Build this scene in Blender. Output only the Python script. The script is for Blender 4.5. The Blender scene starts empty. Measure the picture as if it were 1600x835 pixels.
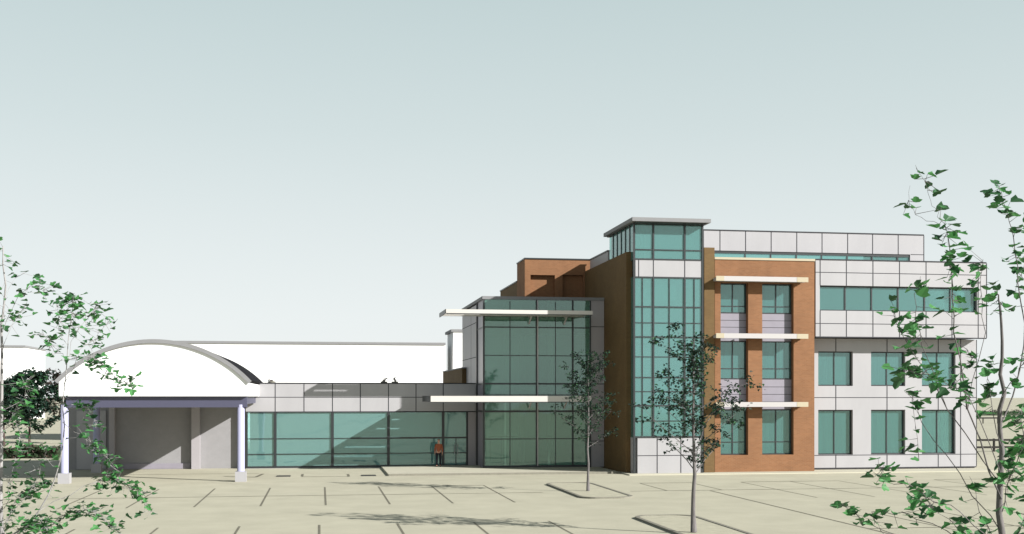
import bpy, math, random
from mathutils import Vector, Matrix

sc = bpy.context.scene
COL = sc.collection
EYE, TH, F = 4.6, math.radians(9.3), 1833.0
SN, CS = math.sin(TH), math.cos(TH)
HOR = 620.0

def at(u, v, Y):
    a = (u - 800) / F
    t = Y / (CS - SN * a)
    return Vector((t * (SN + CS * a), Y, EYE - (v - HOR) / F * t))
def PX(u, Y): return at(u, HOR, Y).x
def PZ(u, v, Y): return at(u, v, Y).z
def ground(u, v):
    d = F * EYE / (v - HOR)
    a = (u - 800) / F
    return Vector((d * (SN + CS * a), d * (CS - SN * a), 0))
def atd(u, v, d):
    a = (u - 800) / F
    return Vector((d * (SN + CS * a), d * (CS - SN * a), EYE - (v - HOR) / F * d))

# ------------------------------------------------------------------ materials
def mat(name, col, rough=0.6, spec=0.4, metal=0.0, var=0.0, vscale=3.0, bump=0.0, bscale=40.0, stretch=(1, 1, 1), trans=0.0):
    m = bpy.data.materials.new(name); m.use_nodes = True
    nt = m.node_tree; b = nt.nodes['Principled BSDF']
    b.inputs['Base Color'].default_value = (*col, 1)
    b.inputs['Roughness'].default_value = rough
    b.inputs['Specular IOR Level'].default_value = spec
    b.inputs['Metallic'].default_value = metal
    if var > 0 or bump > 0:
        tc = nt.nodes.new('ShaderNodeTexCoord')
        mp = nt.nodes.new('ShaderNodeMapping'); mp.inputs['Scale'].default_value = stretch
        nt.links.new(tc.outputs['Object'], mp.inputs['Vector'])
    if var > 0:
        n = nt.nodes.new('ShaderNodeTexNoise'); n.inputs['Scale'].default_value = vscale
        n.inputs['Detail'].default_value = 7; n.inputs['Roughness'].default_value = 0.62
        nt.links.new(mp.outputs[0], n.inputs['Vector'])
        r = nt.nodes.new('ShaderNodeValToRGB')
        r.color_ramp.elements[0].position = 0.28; r.color_ramp.elements[1].position = 0.74
        r.color_ramp.elements[0].color = (*[c * (1 - var) for c in col], 1)
        r.color_ramp.elements[1].color = (*[min(0.9, c * (1 + var)) for c in col], 1)
        nt.links.new(n.outputs['Fac'], r.inputs['Fac']); nt.links.new(r.outputs['Color'], b.inputs['Base Color'])
    if bump > 0:
        n2 = nt.nodes.new('ShaderNodeTexNoise'); n2.inputs['Scale'].default_value = bscale; n2.inputs['Detail'].default_value = 4
        nt.links.new(mp.outputs[0], n2.inputs['Vector'])
        bp = nt.nodes.new('ShaderNodeBump'); bp.inputs['Strength'].default_value = bump; bp.inputs['Distance'].default_value = 0.02
        nt.links.new(n2.outputs['Fac'], bp.inputs['Height']); nt.links.new(bp.outputs[0], b.inputs['Normal'])
    if trans > 0:
        out = nt.nodes['Material Output']
        tr = nt.nodes.new('ShaderNodeBsdfTranslucent'); tr.inputs['Color'].default_value = (*[min(1, c * 1.3) for c in col], 1)
        mx = nt.nodes.new('ShaderNodeMixShader'); mx.inputs[0].default_value = trans
        nt.links.new(b.outputs[0], mx.inputs[1]); nt.links.new(tr.outputs[0], mx.inputs[2]); nt.links.new(mx.outputs[0], out.inputs['Surface'])
    return m

def brick_mat(name, c1, c2, mortar):
    m = bpy.data.materials.new(name); m.use_nodes = True
    nt = m.node_tree; b = nt.nodes['Principled BSDF']; b.inputs['Roughness'].default_value = 0.85
    b.inputs['Specular IOR Level'].default_value = 0.2
    tc = nt.nodes.new('ShaderNodeTexCoord'); ge = nt.nodes.new('ShaderNodeNewGeometry')
    sx = nt.nodes.new('ShaderNodeSeparateXYZ'); nt.links.new(tc.outputs['Object'], sx.inputs[0])
    sn = nt.nodes.new('ShaderNodeSeparateXYZ'); nt.links.new(ge.outputs['True Normal'], sn.inputs[0])
    ab = nt.nodes.new('ShaderNodeMath'); ab.operation = 'ABSOLUTE'; nt.links.new(sn.outputs['X'], ab.inputs[0])
    gt = nt.nodes.new('ShaderNodeMath'); gt.operation = 'GREATER_THAN'; gt.inputs[1].default_value = 0.5; nt.links.new(ab.outputs[0], gt.inputs[0])
    mx = nt.nodes.new('ShaderNodeMix'); mx.data_type = 'FLOAT'
    nt.links.new(gt.outputs[0], mx.inputs[0]); nt.links.new(sx.outputs['X'], mx.inputs[2]); nt.links.new(sx.outputs['Y'], mx.inputs[3])
    cb = nt.nodes.new('ShaderNodeCombineXYZ'); nt.links.new(mx.outputs[0], cb.inputs['X']); nt.links.new(sx.outputs['Z'], cb.inputs['Y'])
    br = nt.nodes.new('ShaderNodeTexBrick'); nt.links.new(cb.outputs[0], br.inputs['Vector'])
    br.inputs['Scale'].default_value = 1.0; br.inputs['Brick Width'].default_value = 0.225; br.inputs['Row Height'].default_value = 0.075
    br.inputs['Mortar Size'].default_value = 0.006; br.inputs['Bias'].default_value = 0.0
    br.inputs['Color1'].default_value = (*c1, 1); br.inputs['Color2'].default_value = (*c2, 1); br.inputs['Mortar'].default_value = (*mortar, 1)
    n = nt.nodes.new('ShaderNodeTexNoise'); n.inputs['Scale'].default_value = 0.9; n.inputs['Detail'].default_value = 8
    nt.links.new(tc.outputs['Object'], n.inputs['Vector'])
    mr = nt.nodes.new('ShaderNodeMapRange'); mr.inputs['To Min'].default_value = 0.78; mr.inputs['To Max'].default_value = 1.22
    nt.links.new(n.outputs['Fac'], mr.inputs['Value'])
    vm = nt.nodes.new('ShaderNodeVectorMath'); vm.operation = 'SCALE'
    nt.links.new(br.outputs['Color'], vm.inputs[0]); nt.links.new(mr.outputs[0], vm.inputs['Scale'])
    nt.links.new(vm.outputs[0], b.inputs['Base Color'])
    return m

def glass_mat(name, body, tint, fac, rough=0.03, wob=0.25):
    """tinted coated glazing: part see-through, part body colour, mirror-like surface"""
    m = bpy.data.materials.new(name); m.use_nodes = True
    nt = m.node_tree; b = nt.nodes['Principled BSDF']; out = nt.nodes['Material Output']
    b.inputs['Base Color'].default_value = (*body, 1); b.inputs['Roughness'].default_value = rough
    b.inputs['Specular IOR Level'].default_value = 0.9
    tr = nt.nodes.new('ShaderNodeBsdfTransparent'); tr.inputs['Color'].default_value = (*tint, 1)
    mx = nt.nodes.new('ShaderNodeMixShader'); mx.inputs[0].default_value = fac
    nt.links.new(b.outputs[0], mx.inputs[1]); nt.links.new(tr.outputs[0], mx.inputs[2]); nt.links.new(mx.outputs[0], out.inputs['Surface'])
    tc = nt.nodes.new('ShaderNodeTexCoord')
    n = nt.nodes.new('ShaderNodeTexNoise'); n.inputs['Scale'].default_value = 0.6; n.inputs['Detail'].default_value = 1
    nt.links.new(tc.outputs['Object'], n.inputs['Vector'])
    bp = nt.nodes.new('ShaderNodeBump'); bp.inputs['Strength'].default_value = wob; bp.inputs['Distance'].default_value = 0.03
    nt.links.new(n.outputs['Fac'], bp.inputs['Height'])
    gl = nt.nodes.new('ShaderNodeBsdfGlossy'); gl.inputs['Roughness'].default_value = rough; gl.inputs['Color'].default_value = (0.85, 1, 0.97, 1)
    nt.links.new(bp.outputs[0], gl.inputs['Normal'])
    fr = nt.nodes.new('ShaderNodeFresnel'); fr.inputs['IOR'].default_value = 2.0
    m2 = nt.nodes.new('ShaderNodeMixShader'); nt.links.new(fr.outputs[0], m2.inputs[0])
    nt.links.new(mx.outputs[0], m2.inputs[1]); nt.links.new(gl.outputs[0], m2.inputs[2]); nt.links.new(m2.outputs[0], out.inputs['Surface'])
    b.inputs['Specular IOR Level'].default_value = 0.0; b.inputs['Roughness'].default_value = 0.6
    return m

M = {}
M['ground'] = mat('buff_paving', (0.405, 0.385, 0.297), 0.9, 0.15, var=0.09, vscale=0.5, bump=0.25, bscale=9)
M['path'] = mat('pale_paving', (0.445, 0.425, 0.34), 0.9, 0.15, var=0.05, vscale=0.8)
M['mark'] = mat('dark_line_paint', (0.15, 0.14, 0.105), 0.8, 0.2, var=0.25, vscale=4)
M['kerb'] = mat('kerb_stone', (0.20, 0.19, 0.155), 0.85, 0.2, var=0.15, vscale=5)
M['soil'] = mat('planter_bed', (0.40, 0.38, 0.292), 0.95, 0.1, var=0.12, vscale=2.5, bump=0.4, bscale=18)
M['panel'] = mat('light_grey_panel', (0.328, 0.322, 0.332), 0.5, 0.4, var=0.06, vscale=0.7, stretch=(1, 1, 0.35))
M['grey'] = mat('mid_grey_panel', (0.31, 0.292, 0.305), 0.5, 0.4, var=0.05, vscale=0.6)
M['spandrel'] = mat('grey_spandrel', (0.23, 0.215, 0.25), 0.4, 0.5, var=0.06, vscale=2)
M['white'] = mat('white_render', (0.78, 0.78, 0.78), 0.8, 0.2, var=0.02, vscale=0.4)
M['joint'] = mat('dark_joint', (0.035, 0.035, 0.04), 0.7, 0.2)
M['metal'] = mat('dark_aluminium', (0.022, 0.026, 0.028), 0.4, 0.5)
M['lmetal'] = mat('pale_aluminium', (0.42, 0.40, 0.395), 0.35, 0.5)
M['shade'] = mat('sunshade_white', (0.50, 0.48, 0.45), 0.45, 0.4, var=0.03, vscale=1.5)
M['cream'] = mat('cream_coping', (0.40, 0.35, 0.25), 0.6, 0.3)
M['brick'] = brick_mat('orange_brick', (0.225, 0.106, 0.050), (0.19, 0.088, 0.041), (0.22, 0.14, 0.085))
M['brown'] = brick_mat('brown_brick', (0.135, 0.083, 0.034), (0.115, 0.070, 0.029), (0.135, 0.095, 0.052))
M['roofdark'] = mat('black_roofing', (0.012, 0.012, 0.014), 0.95, 0.05)
M['roofgrey'] = mat('grey_roofing', (0.20, 0.20, 0.205), 0.7, 0.3, var=0.05)
M['entry'] = mat('entrance_grey', (0.25, 0.245, 0.25), 0.7, 0.2, var=0.05)
M['blue'] = mat('blue_grey_steel', (0.062, 0.062, 0.10), 0.45, 0.4)
M['bluewhite'] = mat('pale_blue_steel', (0.38, 0.38, 0.52), 0.4, 0.4)
M['inwall'] = mat('interior_plaster', (0.66, 0.65, 0.60), 0.9, 0.1)
M['infloor'] = mat('interior_floor', (0.40, 0.36, 0.30), 0.8, 0.2)
M['blind'] = mat('blind_and_light_patch', (0.66, 0.70, 0.68), 0.9, 0.1)
M['gl_tower'] = glass_mat('teal_glass_tower', (0.14, 0.35, 0.34), (0.68, 0.97, 0.94), 0.60)
M['gl_atrium'] = glass_mat('green_glass_atrium', (0.16, 0.34, 0.27), (0.60, 0.86, 0.76), 0.55)
M['gl_link'] = glass_mat('pale_teal_glass', (0.22, 0.42, 0.41), (0.70, 0.94, 0.93), 0.60)
M['gl_win'] = glass_mat('dark_teal_glass', (0.105, 0.275, 0.265), (0.62, 0.90, 0.88), 0.64)
M['bark'] = mat('grey_bark', (0.14, 0.13, 0.128), 0.9, 0.1, var=0.3, vscale=9, stretch=(1, 1, 0.25), bump=0.6, bscale=30)
M['palebark'] = mat('pale_bark', (0.27, 0.26, 0.255), 0.9, 0.1, var=0.3, vscale=14, stretch=(1, 1, 0.4), bump=0.4, bscale=40)
M['darkbark'] = mat('dark_bark', (0.07, 0.05, 0.045), 0.9, 0.1, var=0.3, vscale=9)
M['leafA'] = mat('green_leaf', (0.065, 0.215, 0.065), 0.55, 0.35, trans=0.25)
M['leafB'] = mat('deep_green_leaf', (0.032, 0.10, 0.038), 0.55, 0.35, trans=0.2)
M['leafC'] = mat('dark_leaf', (0.012, 0.026, 0.018), 0.6, 0.25, trans=0.12)
M['leafD'] = mat('dark_teal_leaf', (0.018, 0.045, 0.030), 0.6, 0.25, trans=0.12)
M['leafE'] = mat('brown_leaf', (0.075, 0.055, 0.045), 0.7, 0.2, trans=0.1)
M['hedge'] = mat('hedge_leaf', (0.035, 0.055, 0.028), 0.7, 0.2)
M['timber'] = mat('dark_timber', (0.022, 0.020, 0.018), 0.8, 0.2, var=0.2)
M['iron'] = mat('cast_iron', (0.035, 0.034, 0.032), 0.6, 0.4)
M['skin'] = mat('skin', (0.46, 0.25, 0.17), 0.6, 0.3)
M['jacket'] = mat('rust_jacket', (0.26, 0.085, 0.045), 0.85, 0.1, var=0.2, vscale=12)
M['trouser'] = mat('dark_trousers', (0.018, 0.019, 0.026), 0.85, 0.1)
M['shoe'] = mat('black_shoes', (0.012, 0.012, 0.012), 0.5, 0.3)
M['hair'] = mat('dark_hair', (0.022, 0.014, 0.010), 0.6, 0.3)

# ------------------------------------------------------------------ mesh building
class MB:
    def __init__(s): s.v = []; s.f = []; s.m = []; s.smooth = []
    def face(s, pts, mi=0, sm=False):
        b = len(s.v); s.v.extend([tuple(p) for p in pts]); s.f.append(tuple(range(b, b + len(pts)))); s.m.append(mi); s.smooth.append(sm)
    def box(s, x0, x1, y0, y1, z0, z1, mi=0):
        x0, x1 = min(x0, x1), max(x0, x1); y0, y1 = min(y0, y1), max(y0, y1); z0, z1 = min(z0, z1), max(z0, z1)
        b = len(s.v)
        s.v += [(x0, y0, z0), (x1, y0, z0), (x1, y1, z0), (x0, y1, z0), (x0, y0, z1), (x1, y0, z1), (x1, y1, z1), (x0, y1, z1)]
        for q in ((3, 2, 1, 0), (4, 5, 6, 7), (0, 1, 5, 4), (1, 2, 6, 5), (2, 3, 7, 6), (3, 0, 4, 7)):
            s.f.append(tuple(b + i for i in q)); s.m.append(mi); s.smooth.append(False)
        return s
    def wall(s, x0, x1, z0, z1, yf, yb, holes=(), mi=0):
        xs = sorted({x0, x1, *[h[0] for h in holes], *[h[1] for h in holes]})
        zs = sorted({z0, z1, *[h[2] for h in holes], *[h[3] for h in holes]})
        nx, nz = len(xs) - 1, len(zs) - 1
        def solid(i, k):
            if i < 0 or k < 0 or i >= nx or k >= nz: return False
            cx, cz = (xs[i] + xs[i + 1]) / 2, (zs[k] + zs[k + 1]) / 2
            return not any(h[0] < cx < h[1] and h[2] < cz < h[3] for h in holes)
        for i in range(nx):
            for k in range(nz):
                if not solid(i, k): continue
                a, b, c, d = xs[i], xs[i + 1], zs[k], zs[k + 1]
                s.face([(a, yf, c), (b, yf, c), (b, yf, d), (a, yf, d)], mi)
                s.face([(b, yb, c), (a, yb, c), (a, yb, d), (b, yb, d)], mi)
                if not solid(i - 1, k): s.face([(a, yb, c), (a, yf, c), (a, yf, d), (a, yb, d)], mi)
                if not solid(i + 1, k): s.face([(b, yf, c), (b, yb, c), (b, yb, d), (b, yf, d)], mi)
                if not solid(i, k - 1): s.face([(a, yb, c), (b, yb, c), (b, yf, c), (a, yf, c)], mi)
                if not solid(i, k + 1): s.face([(a, yf, d), (b, yf, d), (b, yb, d), (a, yb, d)], mi)
        return s
    def vj(s, x, z0, z1, y, holes=(), mi=1, w=0.055, p=0.007):
        cuts = sorted((max(z0, h[2]), min(z1, h[3])) for h in holes if h[0] < x < h[1] and h[3] > z0 and h[2] < z1)
        a = z0
        for c, d in cuts + [(z1, z1)]:
            if c - a > 0.02: s.box(x - w / 2, x + w / 2, y - p, y + 0.03, a, c, mi)
            a = max(a, d)
    def hj(s, x0, x1, z, y, holes=(), mi=1, w=0.045, p=0.004):
        cuts = sorted((max(x0, h[0]), min(x1, h[1])) for h in holes if h[2] < z < h[3] and h[1] > x0 and h[0] < x1)
        a = x0
        for c, d in cuts + [(x1, x1)]:
            if c - a > 0.02: s.box(a, c, y - p, y + 0.03, z - w / 2, z + w / 2, mi)
            a = max(a, d)
    def tube(s, pts, rad, n=7, mi=0, cap=True):
        rings = []
        up0 = None
        for i, p in enumerate(pts):
            p = Vector(p)
            d = (Vector(pts[min(i + 1, len(pts) - 1)]) - Vector(pts[max(i - 1, 0)])).normalized()
            ref = Vector((1, 0, 0)) if abs(d.x) < 0.8 else Vector((0, 1, 0))
            a = d.cross(ref).normalized(); b = d.cross(a)
            r = rad[i] if isinstance(rad, (list, tuple)) else rad
            base = len(s.v)
            for k in range(n):
                t = 2 * math.pi * k / n
                s.v.append(tuple(p + (a * math.cos(t) + b * math.sin(t)) * r))
            rings.append(base)
        for i in range(len(rings) - 1):
            for k in range(n):
                s.f.append((rings[i] + k, rings[i] + (k + 1) % n, rings[i + 1] + (k + 1) % n, rings[i + 1] + k)); s.m.append(mi); s.smooth.append(True)
        if cap:
            for r_ in (rings[0], rings[-1]):
                s.f.append(tuple(r_ + k for k in range(n))); s.m.append(mi); s.smooth.append(False)
    def build(s, name, mats, parent=None, **props):
        me = bpy.data.meshes.new(name)
        off = Vector((0, 0, 0)); q = parent
        while q is not None: off += q.location; q = q.parent
        me.from_pydata([(v[0] - off.x, v[1] - off.y, v[2] - off.z) for v in s.v], [], s.f)
        if not isinstance(mats, (list, tuple)): mats = [mats]
        for m in mats: me.materials.append(m)
        for p, mi, sm in zip(me.polygons, s.m, s.smooth): p.material_index = mi; p.use_smooth = sm
        me.update()
        o = bpy.data.objects.new(name, me); COL.objects.link(o)
        if parent is not None: o.parent = parent
        for k, v in props.items(): o[k] = v
        return o

def thing(name, label, cat, loc, group=None):
    o = bpy.data.objects.new(name, None); COL.objects.link(o); o.location = loc; o.empty_display_size = 0.3
    o['label'] = label; o['category'] = cat
    if group: o['group'] = group
    return o
def tagged(o, label, cat, group=None, kind=None):
    o['label'] = label; o['category'] = cat
    if group: o['group'] = group
    if kind: o['kind'] = kind
    return o
def B(x0, x1, y0, y1, z0, z1): return MB().box(x0, x1, y0, y1, z0, z1)

# ------------------------------------------------------------------ ground, path, markings
b = MB(); b.face([(-2500, -300, 0), (2500, -300, 0), (2500, 4000, 0), (-2500, 4000, 0)])
tagged(b.build('ground', M['ground']), 'buff paved ground and car park stretching to the horizon', 'ground', kind='structure')

PATHF = ground(700, 743).y
b = MB(); b.box(PX(607, PATHF), PX(968, PATHF), PATHF, 76.45, 0.0, 0.10)
tagged(b.build('footpath', M['path']), 'pale raised footpath along the glass front', 'footpath', kind='structure')
b = MB(); b.box(PX(607, PATHF), PX(968, PATHF), PATHF - 0.13, PATHF - 0.003, 0.0, 0.12)
tagged(b.build('kerb', M['kerb']), 'thin dark kerb edging the pale footpath', 'kerb', kind='structure')
b = MB(); b.box(PX(968, PATHF) + 0.1, PX(1560, 66.4), 66.3, 68.84, 0.0, 0.06)
tagged(b.build('apron', M['path']), 'pale paved apron at the foot of the offices', 'paving', kind='structure')

mk = MB()
def line(p, q, w=0.085, z=0.004):
    p, q = Vector(p), Vector(q); d = (q - p).normalized(); n = Vector((-d.y, d.x, 0)) * (w / 2)
    mk.face([(p.x - n.x, p.y - n.y, z), (q.x - n.x, q.y - n.y, z), (q.x + n.x, q.y + n.y, z), (p.x + n.x, p.y + n.y, z)])
midY = 55.3
x0 = PX(225, midY); gap = (PX(778, midY) - PX(225, midY)) / 6
line((x0 - 14, midY, 0), (PX(848, midY), midY, 0), 0.10, 0.008)
for i in range(-3, 7): line((x0 + gap * i, midY - 5.0, 0), (x0 + gap * i, midY + 5.0, 0))
line((x0 + gap * 5, midY + 5.0, 0), (x0 + gap * 6, midY + 5.0, 0), 0.10, 0.008)
rowY = 42.6
xr = PX(247, rowY); g2 = (PX(857, rowY) - xr) / 5
for i in range(-3, 6): line((xr + g2 * i, rowY - 10.0, 0), (xr + g2 * i, rowY, 0))
line((xr - 12, rowY - 5, 0), (xr + g2 * 5 + 2, rowY - 5, 0), 0.10, 0.008)
# bays to the right of the planted islands
xa = ground(1110, 767).x
line((xa, 36, 0), (xa, ground(1110, 767).y, 0), 0.12)
line((PX(985, midY), midY, 0), (xa + 24, midY, 0), 0.10, 0.008)
for i in range(0, 9):
    xx = PX(1000, 60.3) + 2.8 * i
    if abs(xx - xa) > 0.5: line((xx, midY - (0 if i < 2 else 4.8), 0), (xx, midY + 5.0, 0))
for a_, b_ in ((0, 1), (2, 4), (6, 8)):
    line((PX(1000, 60.3) + 2.8 * a_, midY + 5.0, 0), (PX(1000, 60.3) + 2.8 * b_, midY + 5.0, 0), 0.10, 0.012)
for i in range(1, 8): line((xa + 2.8 * i, 33, 0), (xa + 2.8 * i, 43.5, 0))
line((xa + 0.0, 38.3, 0), (xa + 22, 38.3, 0), 0.10, 0.008)
tagged(mk.build('parking_lines', M['mark']), 'thin dark lines marking out the parking bays', 'road markings', kind='structure')

# faint outlines of the forecourt paving under the vaulted canopy
fo = MB()
mk2 = mk; mk = fo
p0, p1 = ground(472, 745), ground(545, 745)
line((p0.x, p0.y, 0), (p1.x, p1.y, 0), 0.22); line((p0.x, p0.y, 0), (p0.x, p0.y + 2.2, 0), 0.14, 0.008); line((p1.x, p1.y, 0), (p1.x, p1.y + 2.2, 0), 0.14, 0.008)
p2 = ground(60, 739); p3 = ground(405, 740)
line((p2.x, p3.y, 0), (p3.x, p3.y, 0), 0.16)
q0 = ground(350, 745); q1 = ground(400, 746)
line(q0, q1, 0.2, 0.012); line(q1, ground(411, 741), 0.2, 0.016)
tagged(fo.build('forecourt_edging', M['mark']), 'dark edging strips in the forecourt by the vaulted canopy', 'paving edging', kind='structure')

def drain(u, v, wpx, label):
    p = ground(u, v); w = wpx / F * (p.y / CS) ; t = thing('drain_grate', label, 'drain grate', (p.x, p.y, 0), 'drain grates in the forecourt')
    f = MB(); h = w / 2; d = 0.42
    f.box(p.x - h, p.x + h, p.y - d, p.y - d + 0.07, 0.002, 0.03); f.box(p.x - h, p.x + h, p.y + d - 0.07, p.y + d, 0.002, 0.03)
    f.box(p.x - h, p.x - h + 0.07, p.y - d + 0.071, p.y + d - 0.071, 0.002, 0.03); f.box(p.x + h - 0.07, p.x + h, p.y - d + 0.071, p.y + d - 0.071, 0.002, 0.03)
    f.build('frame', M['iron'], t)
    g = MB(); n = 9
    for i in range(n):
        xx = p.x - h + 0.1 + (w - 0.2) * i / (n - 1); g.box(xx - 0.03, xx + 0.03, p.y - d + 0.072, p.y + d - 0.072, 0.004, 0.024)
    g.build('grille', M['iron'], t)
drain(443, 744.5, 21, 'dark iron drain grate nearest the right column of the vaulted canopy')
drain(576, 743.5, 22, 'dark iron drain grate by the end of the raised footpath')

def island(u0, u1, v0, v1, label):
    a = ground(u0, v0); c = ground(u1, v0); yb = a.y; yf = ground(u0, v1).y
    xl, xr_ = a.x, c.x; xc = (xl + xr_) / 2; hw = (xr_ - xl) / 2
    t = thing('planter_island', label, 'planter', (xc, (yb + yf) / 2, 0), 'planted islands in the car park')
    def ring(o):
        pts = []; r = 0.75; x_, y_ = hw - o, (yb - yf) / 2 - o; cy = (yb + yf) / 2
        for cx, sy, st in ((1, 1, 0), (-1, 1, 90), (-1, -1, 180), (1, -1, 270)):
            for k in range(7):
                an = math.radians(st + 15 * k)
                pts.append((xc + cx * (x_ - r) + r * math.cos(an), cy + sy * (y_ - r) + r * math.sin(an)))
        return pts
    o_, i_ = ring(0), ring(0.15); k = MB(); n = len(o_)
    for j in range(n):
        A, Bp, C, D = o_[j], o_[(j + 1) % n], i_[(j + 1) % n], i_[j]
        k.face([(*A, 0), (*Bp, 0), (*Bp, 0.07), (*A, 0.07)]); k.face([(*A, 0.07), (*Bp, 0.07), (*C, 0.07), (*D, 0.07)]); k.face([(*D, 0.07), (*C, 0.07), (*C, 0), (*D, 0)])
    k.build('kerb', M['kerb'], t)
    s_ = MB(); s_.face([(*p, 0.05) for p in ring(0.152)]); s_.build('planting_bed', M['soil'], t)
    return t
island(850, 925, 756.5, 781, 'kerbed island holding the slim tree before the glass atrium')
island(985, 1085, 808, 851, 'kerbed island cut off by the bottom edge, holding the slim tree before the stair tower')

# ------------------------------------------------------------------ helpers for openings
def window(parent, x0, x1, z0, z1, y, glass, cols=2, rails=(), blind=True, seed=0, fw=0.07, depth=0.10, room=True):
    """frame with mullions, panes, a pleated blind behind; all set back at y"""
    w = MB()
    w.box(x0, x0 + fw, y, y + depth, z0, z1); w.box(x1 - fw, x1, y, y + depth, z0, z1)
    w.box(x0 + fw, x1 - fw, y, y + depth, z0, z0 + fw); w.box(x0 + fw, x1 - fw, y, y + depth, z1 - fw, z1)
    for i in range(1, cols):
        xx = x0 + (x1 - x0) * i / cols; w.box(xx - 0.03, xx + 0.03, y + 0.004, y + depth - 0.01, z0 + fw, z1 - fw)
    for r in rails:
        zz = z0 + (z1 - z0) * r; w.box(x0 + fw, x1 - fw, y + 0.008, y + depth - 0.014, zz - 0.025, zz + 0.025)
    o = w.build('window', M['metal'], parent)
    g = MB(); g.box(x0 + fw, x1 - fw, y + 0.045, y + 0.055, z0 + fw, z1 - fw); g.build('pane', glass, o)
    if blind:
        rnd = random.Random(seed); bl = MB(); x = x0 + 0.1; yy = y + 0.35
        while x < x1 - 0.12:
            step = rnd.uniform(0.07, 0.2)
            if rnd.random() < 0.62:
                zb = z0 + 0.08
                bl.face([(x, yy, zb), (min(x + step, x1 - 0.1), yy + rnd.uniform(-0.06, 0.06), zb), (min(x + step, x1 - 0.1), yy + rnd.uniform(-0.06, 0.06), z1 - 0.08), (x, yy, z1 - 0.08)])
            x += step
        if bl.v: bl.build('blind', M['blind'], o)
    return o

# ------------------------------------------------------------------ stair tower
YT = 67.2
tx0, tx1 = PX(990, YT), PX(1099, YT)
TZ = lambda v: PZ(1045, v, YT)
ztop = TZ(351); tyb = YT + 6.0
T = thing('stair_tower', 'tall teal glass stair tower with a flat overhanging roof', 'tower', ((tx0 + tx1) / 2, YT + 3, 0))
cols_u = [1021, 1070]
ZB0, ZB1, ZS0, ZS1 = TZ(738), TZ(684), TZ(433), TZ(407)
base = MB(); base.box(tx0 + 0.25, tx1 - 0.05, YT + 0.02, YT + 0.22, 0.05, ZB1)
base.box(tx0 + 0.02, tx0 + 0.2495, YT + 0.3, tyb, 0.05, ZB1)
for u in (1027, 1064): base.vj(PX(u, YT), 0.05, ZB1, YT + 0.02)
base.hj(tx0 + 0.25, tx1 - 0.05, TZ(712), YT + 0.02)
base.build('base_panel', [M['panel'], M['joint']], T)
band = MB(); band.box(tx0 + 0.12, tx1 - 0.05, YT + 0.01, YT + 0.2, ZS0, ZS1)
for u in cols_u + [998]: band.vj(PX(u, YT), ZS0, ZS1, YT + 0.01)
band.build('spandrel_band', [M['panel'], M['joint']], T)
g = MB(); g.box(tx0 + 0.06, tx1 - 0.04, YT + 0.05, YT + 0.07, ZB1, ZS0); g.box(tx0 + 0.04, tx0 + 0.06, YT + 0.07, YT + 0.9, ZB1, ZS0)
g.build('stair_glazing', M['gl_tower'], T)
g = MB(); g.box(tx0 + 0.06, tx1 - 0.04, YT + 0.05, YT + 0.07, ZS1, ztop); g.box(tx0 + 0.04, tx0 + 0.06, YT + 0.07, tyb, ZS1 - 0.0, ztop)
g.build('clerestory_glazing', M['gl_tower'], T)
mu = MB()
for u in cols_u: mu.box(PX(u, YT) - 0.05, PX(u, YT) + 0.05, YT - 0.02, YT + 0.045, ZB1, ZS0); mu.box(PX(u, YT) - 0.05, PX(u, YT) + 0.05, YT - 0.02, YT + 0.045, ZS1, ztop)
mu.box(tx0 - 0.02, tx0 + 0.09, YT - 0.03, YT + 0.06, 0.05, ztop); mu.box(tx1 - 0.10, tx1 + 0.0, YT - 0.03, YT + 0.06, 0.05, ztop)
for v, w in ((480, .07), (527, .07), (590, .05), (634, .07), (683, .10), (434, .08), (406, .09), (391, .06), (351, .08)):
    mu.box(tx0 + 0.092, tx1 - 0.102, YT - 0.012, YT + 0.042, TZ(v) - w / 2, TZ(v) + w / 2)
for k in range(1, 6): mu.box(tx0 - 0.0, tx0 + 0.035, YT + 1.0 * k - 0.05, YT + 1.0 * k + 0.05, ZS1, ztop)
for u in (1004, 1046, 1085): mu.box(PX(u, YT) - 0.022, PX(u, YT) + 0.022, YT + 0.0, YT + 0.043, TZ(681), ZS0 - 0.05)
for v in (505, 558, 612, 658): mu.box(tx0 + 0.092, tx1 - 0.102, YT + 0.006, YT + 0.041, TZ(v) - 0.022, TZ(v) + 0.022)
mu.build('mullions', M['metal'], T)
for (ua_, ub_, va_, vb_) in ((994, 1019, 450, 478), (1024, 1057, 445, 470), (1024, 1044, 500, 526), (993, 1019, 540, 588), (1073, 1096, 530, 575), (1023, 1040, 600, 633), (995, 1018, 637, 676), (1048, 1068, 640, 668)):
    q_ = MB(); q_.box(PX(ua_, YT), PX(ub_, YT), YT + 0.14, YT + 0.15, TZ(vb_), TZ(va_)); q_.build('light_patch', M['blind'], T)  # pale sheets added behind the glass to imitate its light patches
ft = MB(); core = MB()
core.box(tx0 + 0.9, tx1 - 0.1, YT + 4.2, YT + 4.4, 0.06, ztop - 0.05)
core.build('rear_wall', M['inwall'], T)
for v, dy in ((634, 3.2), (583, 2.0), (527, 3.2), (470, 2.0), (420, 3.9)):
    z = TZ(v); ft.box(tx0 + 0.4, tx1 - 0.2, YT + 0.35 if dy > 2.5 else YT + 1.6, YT + 4.19, z - 0.32, z)
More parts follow.
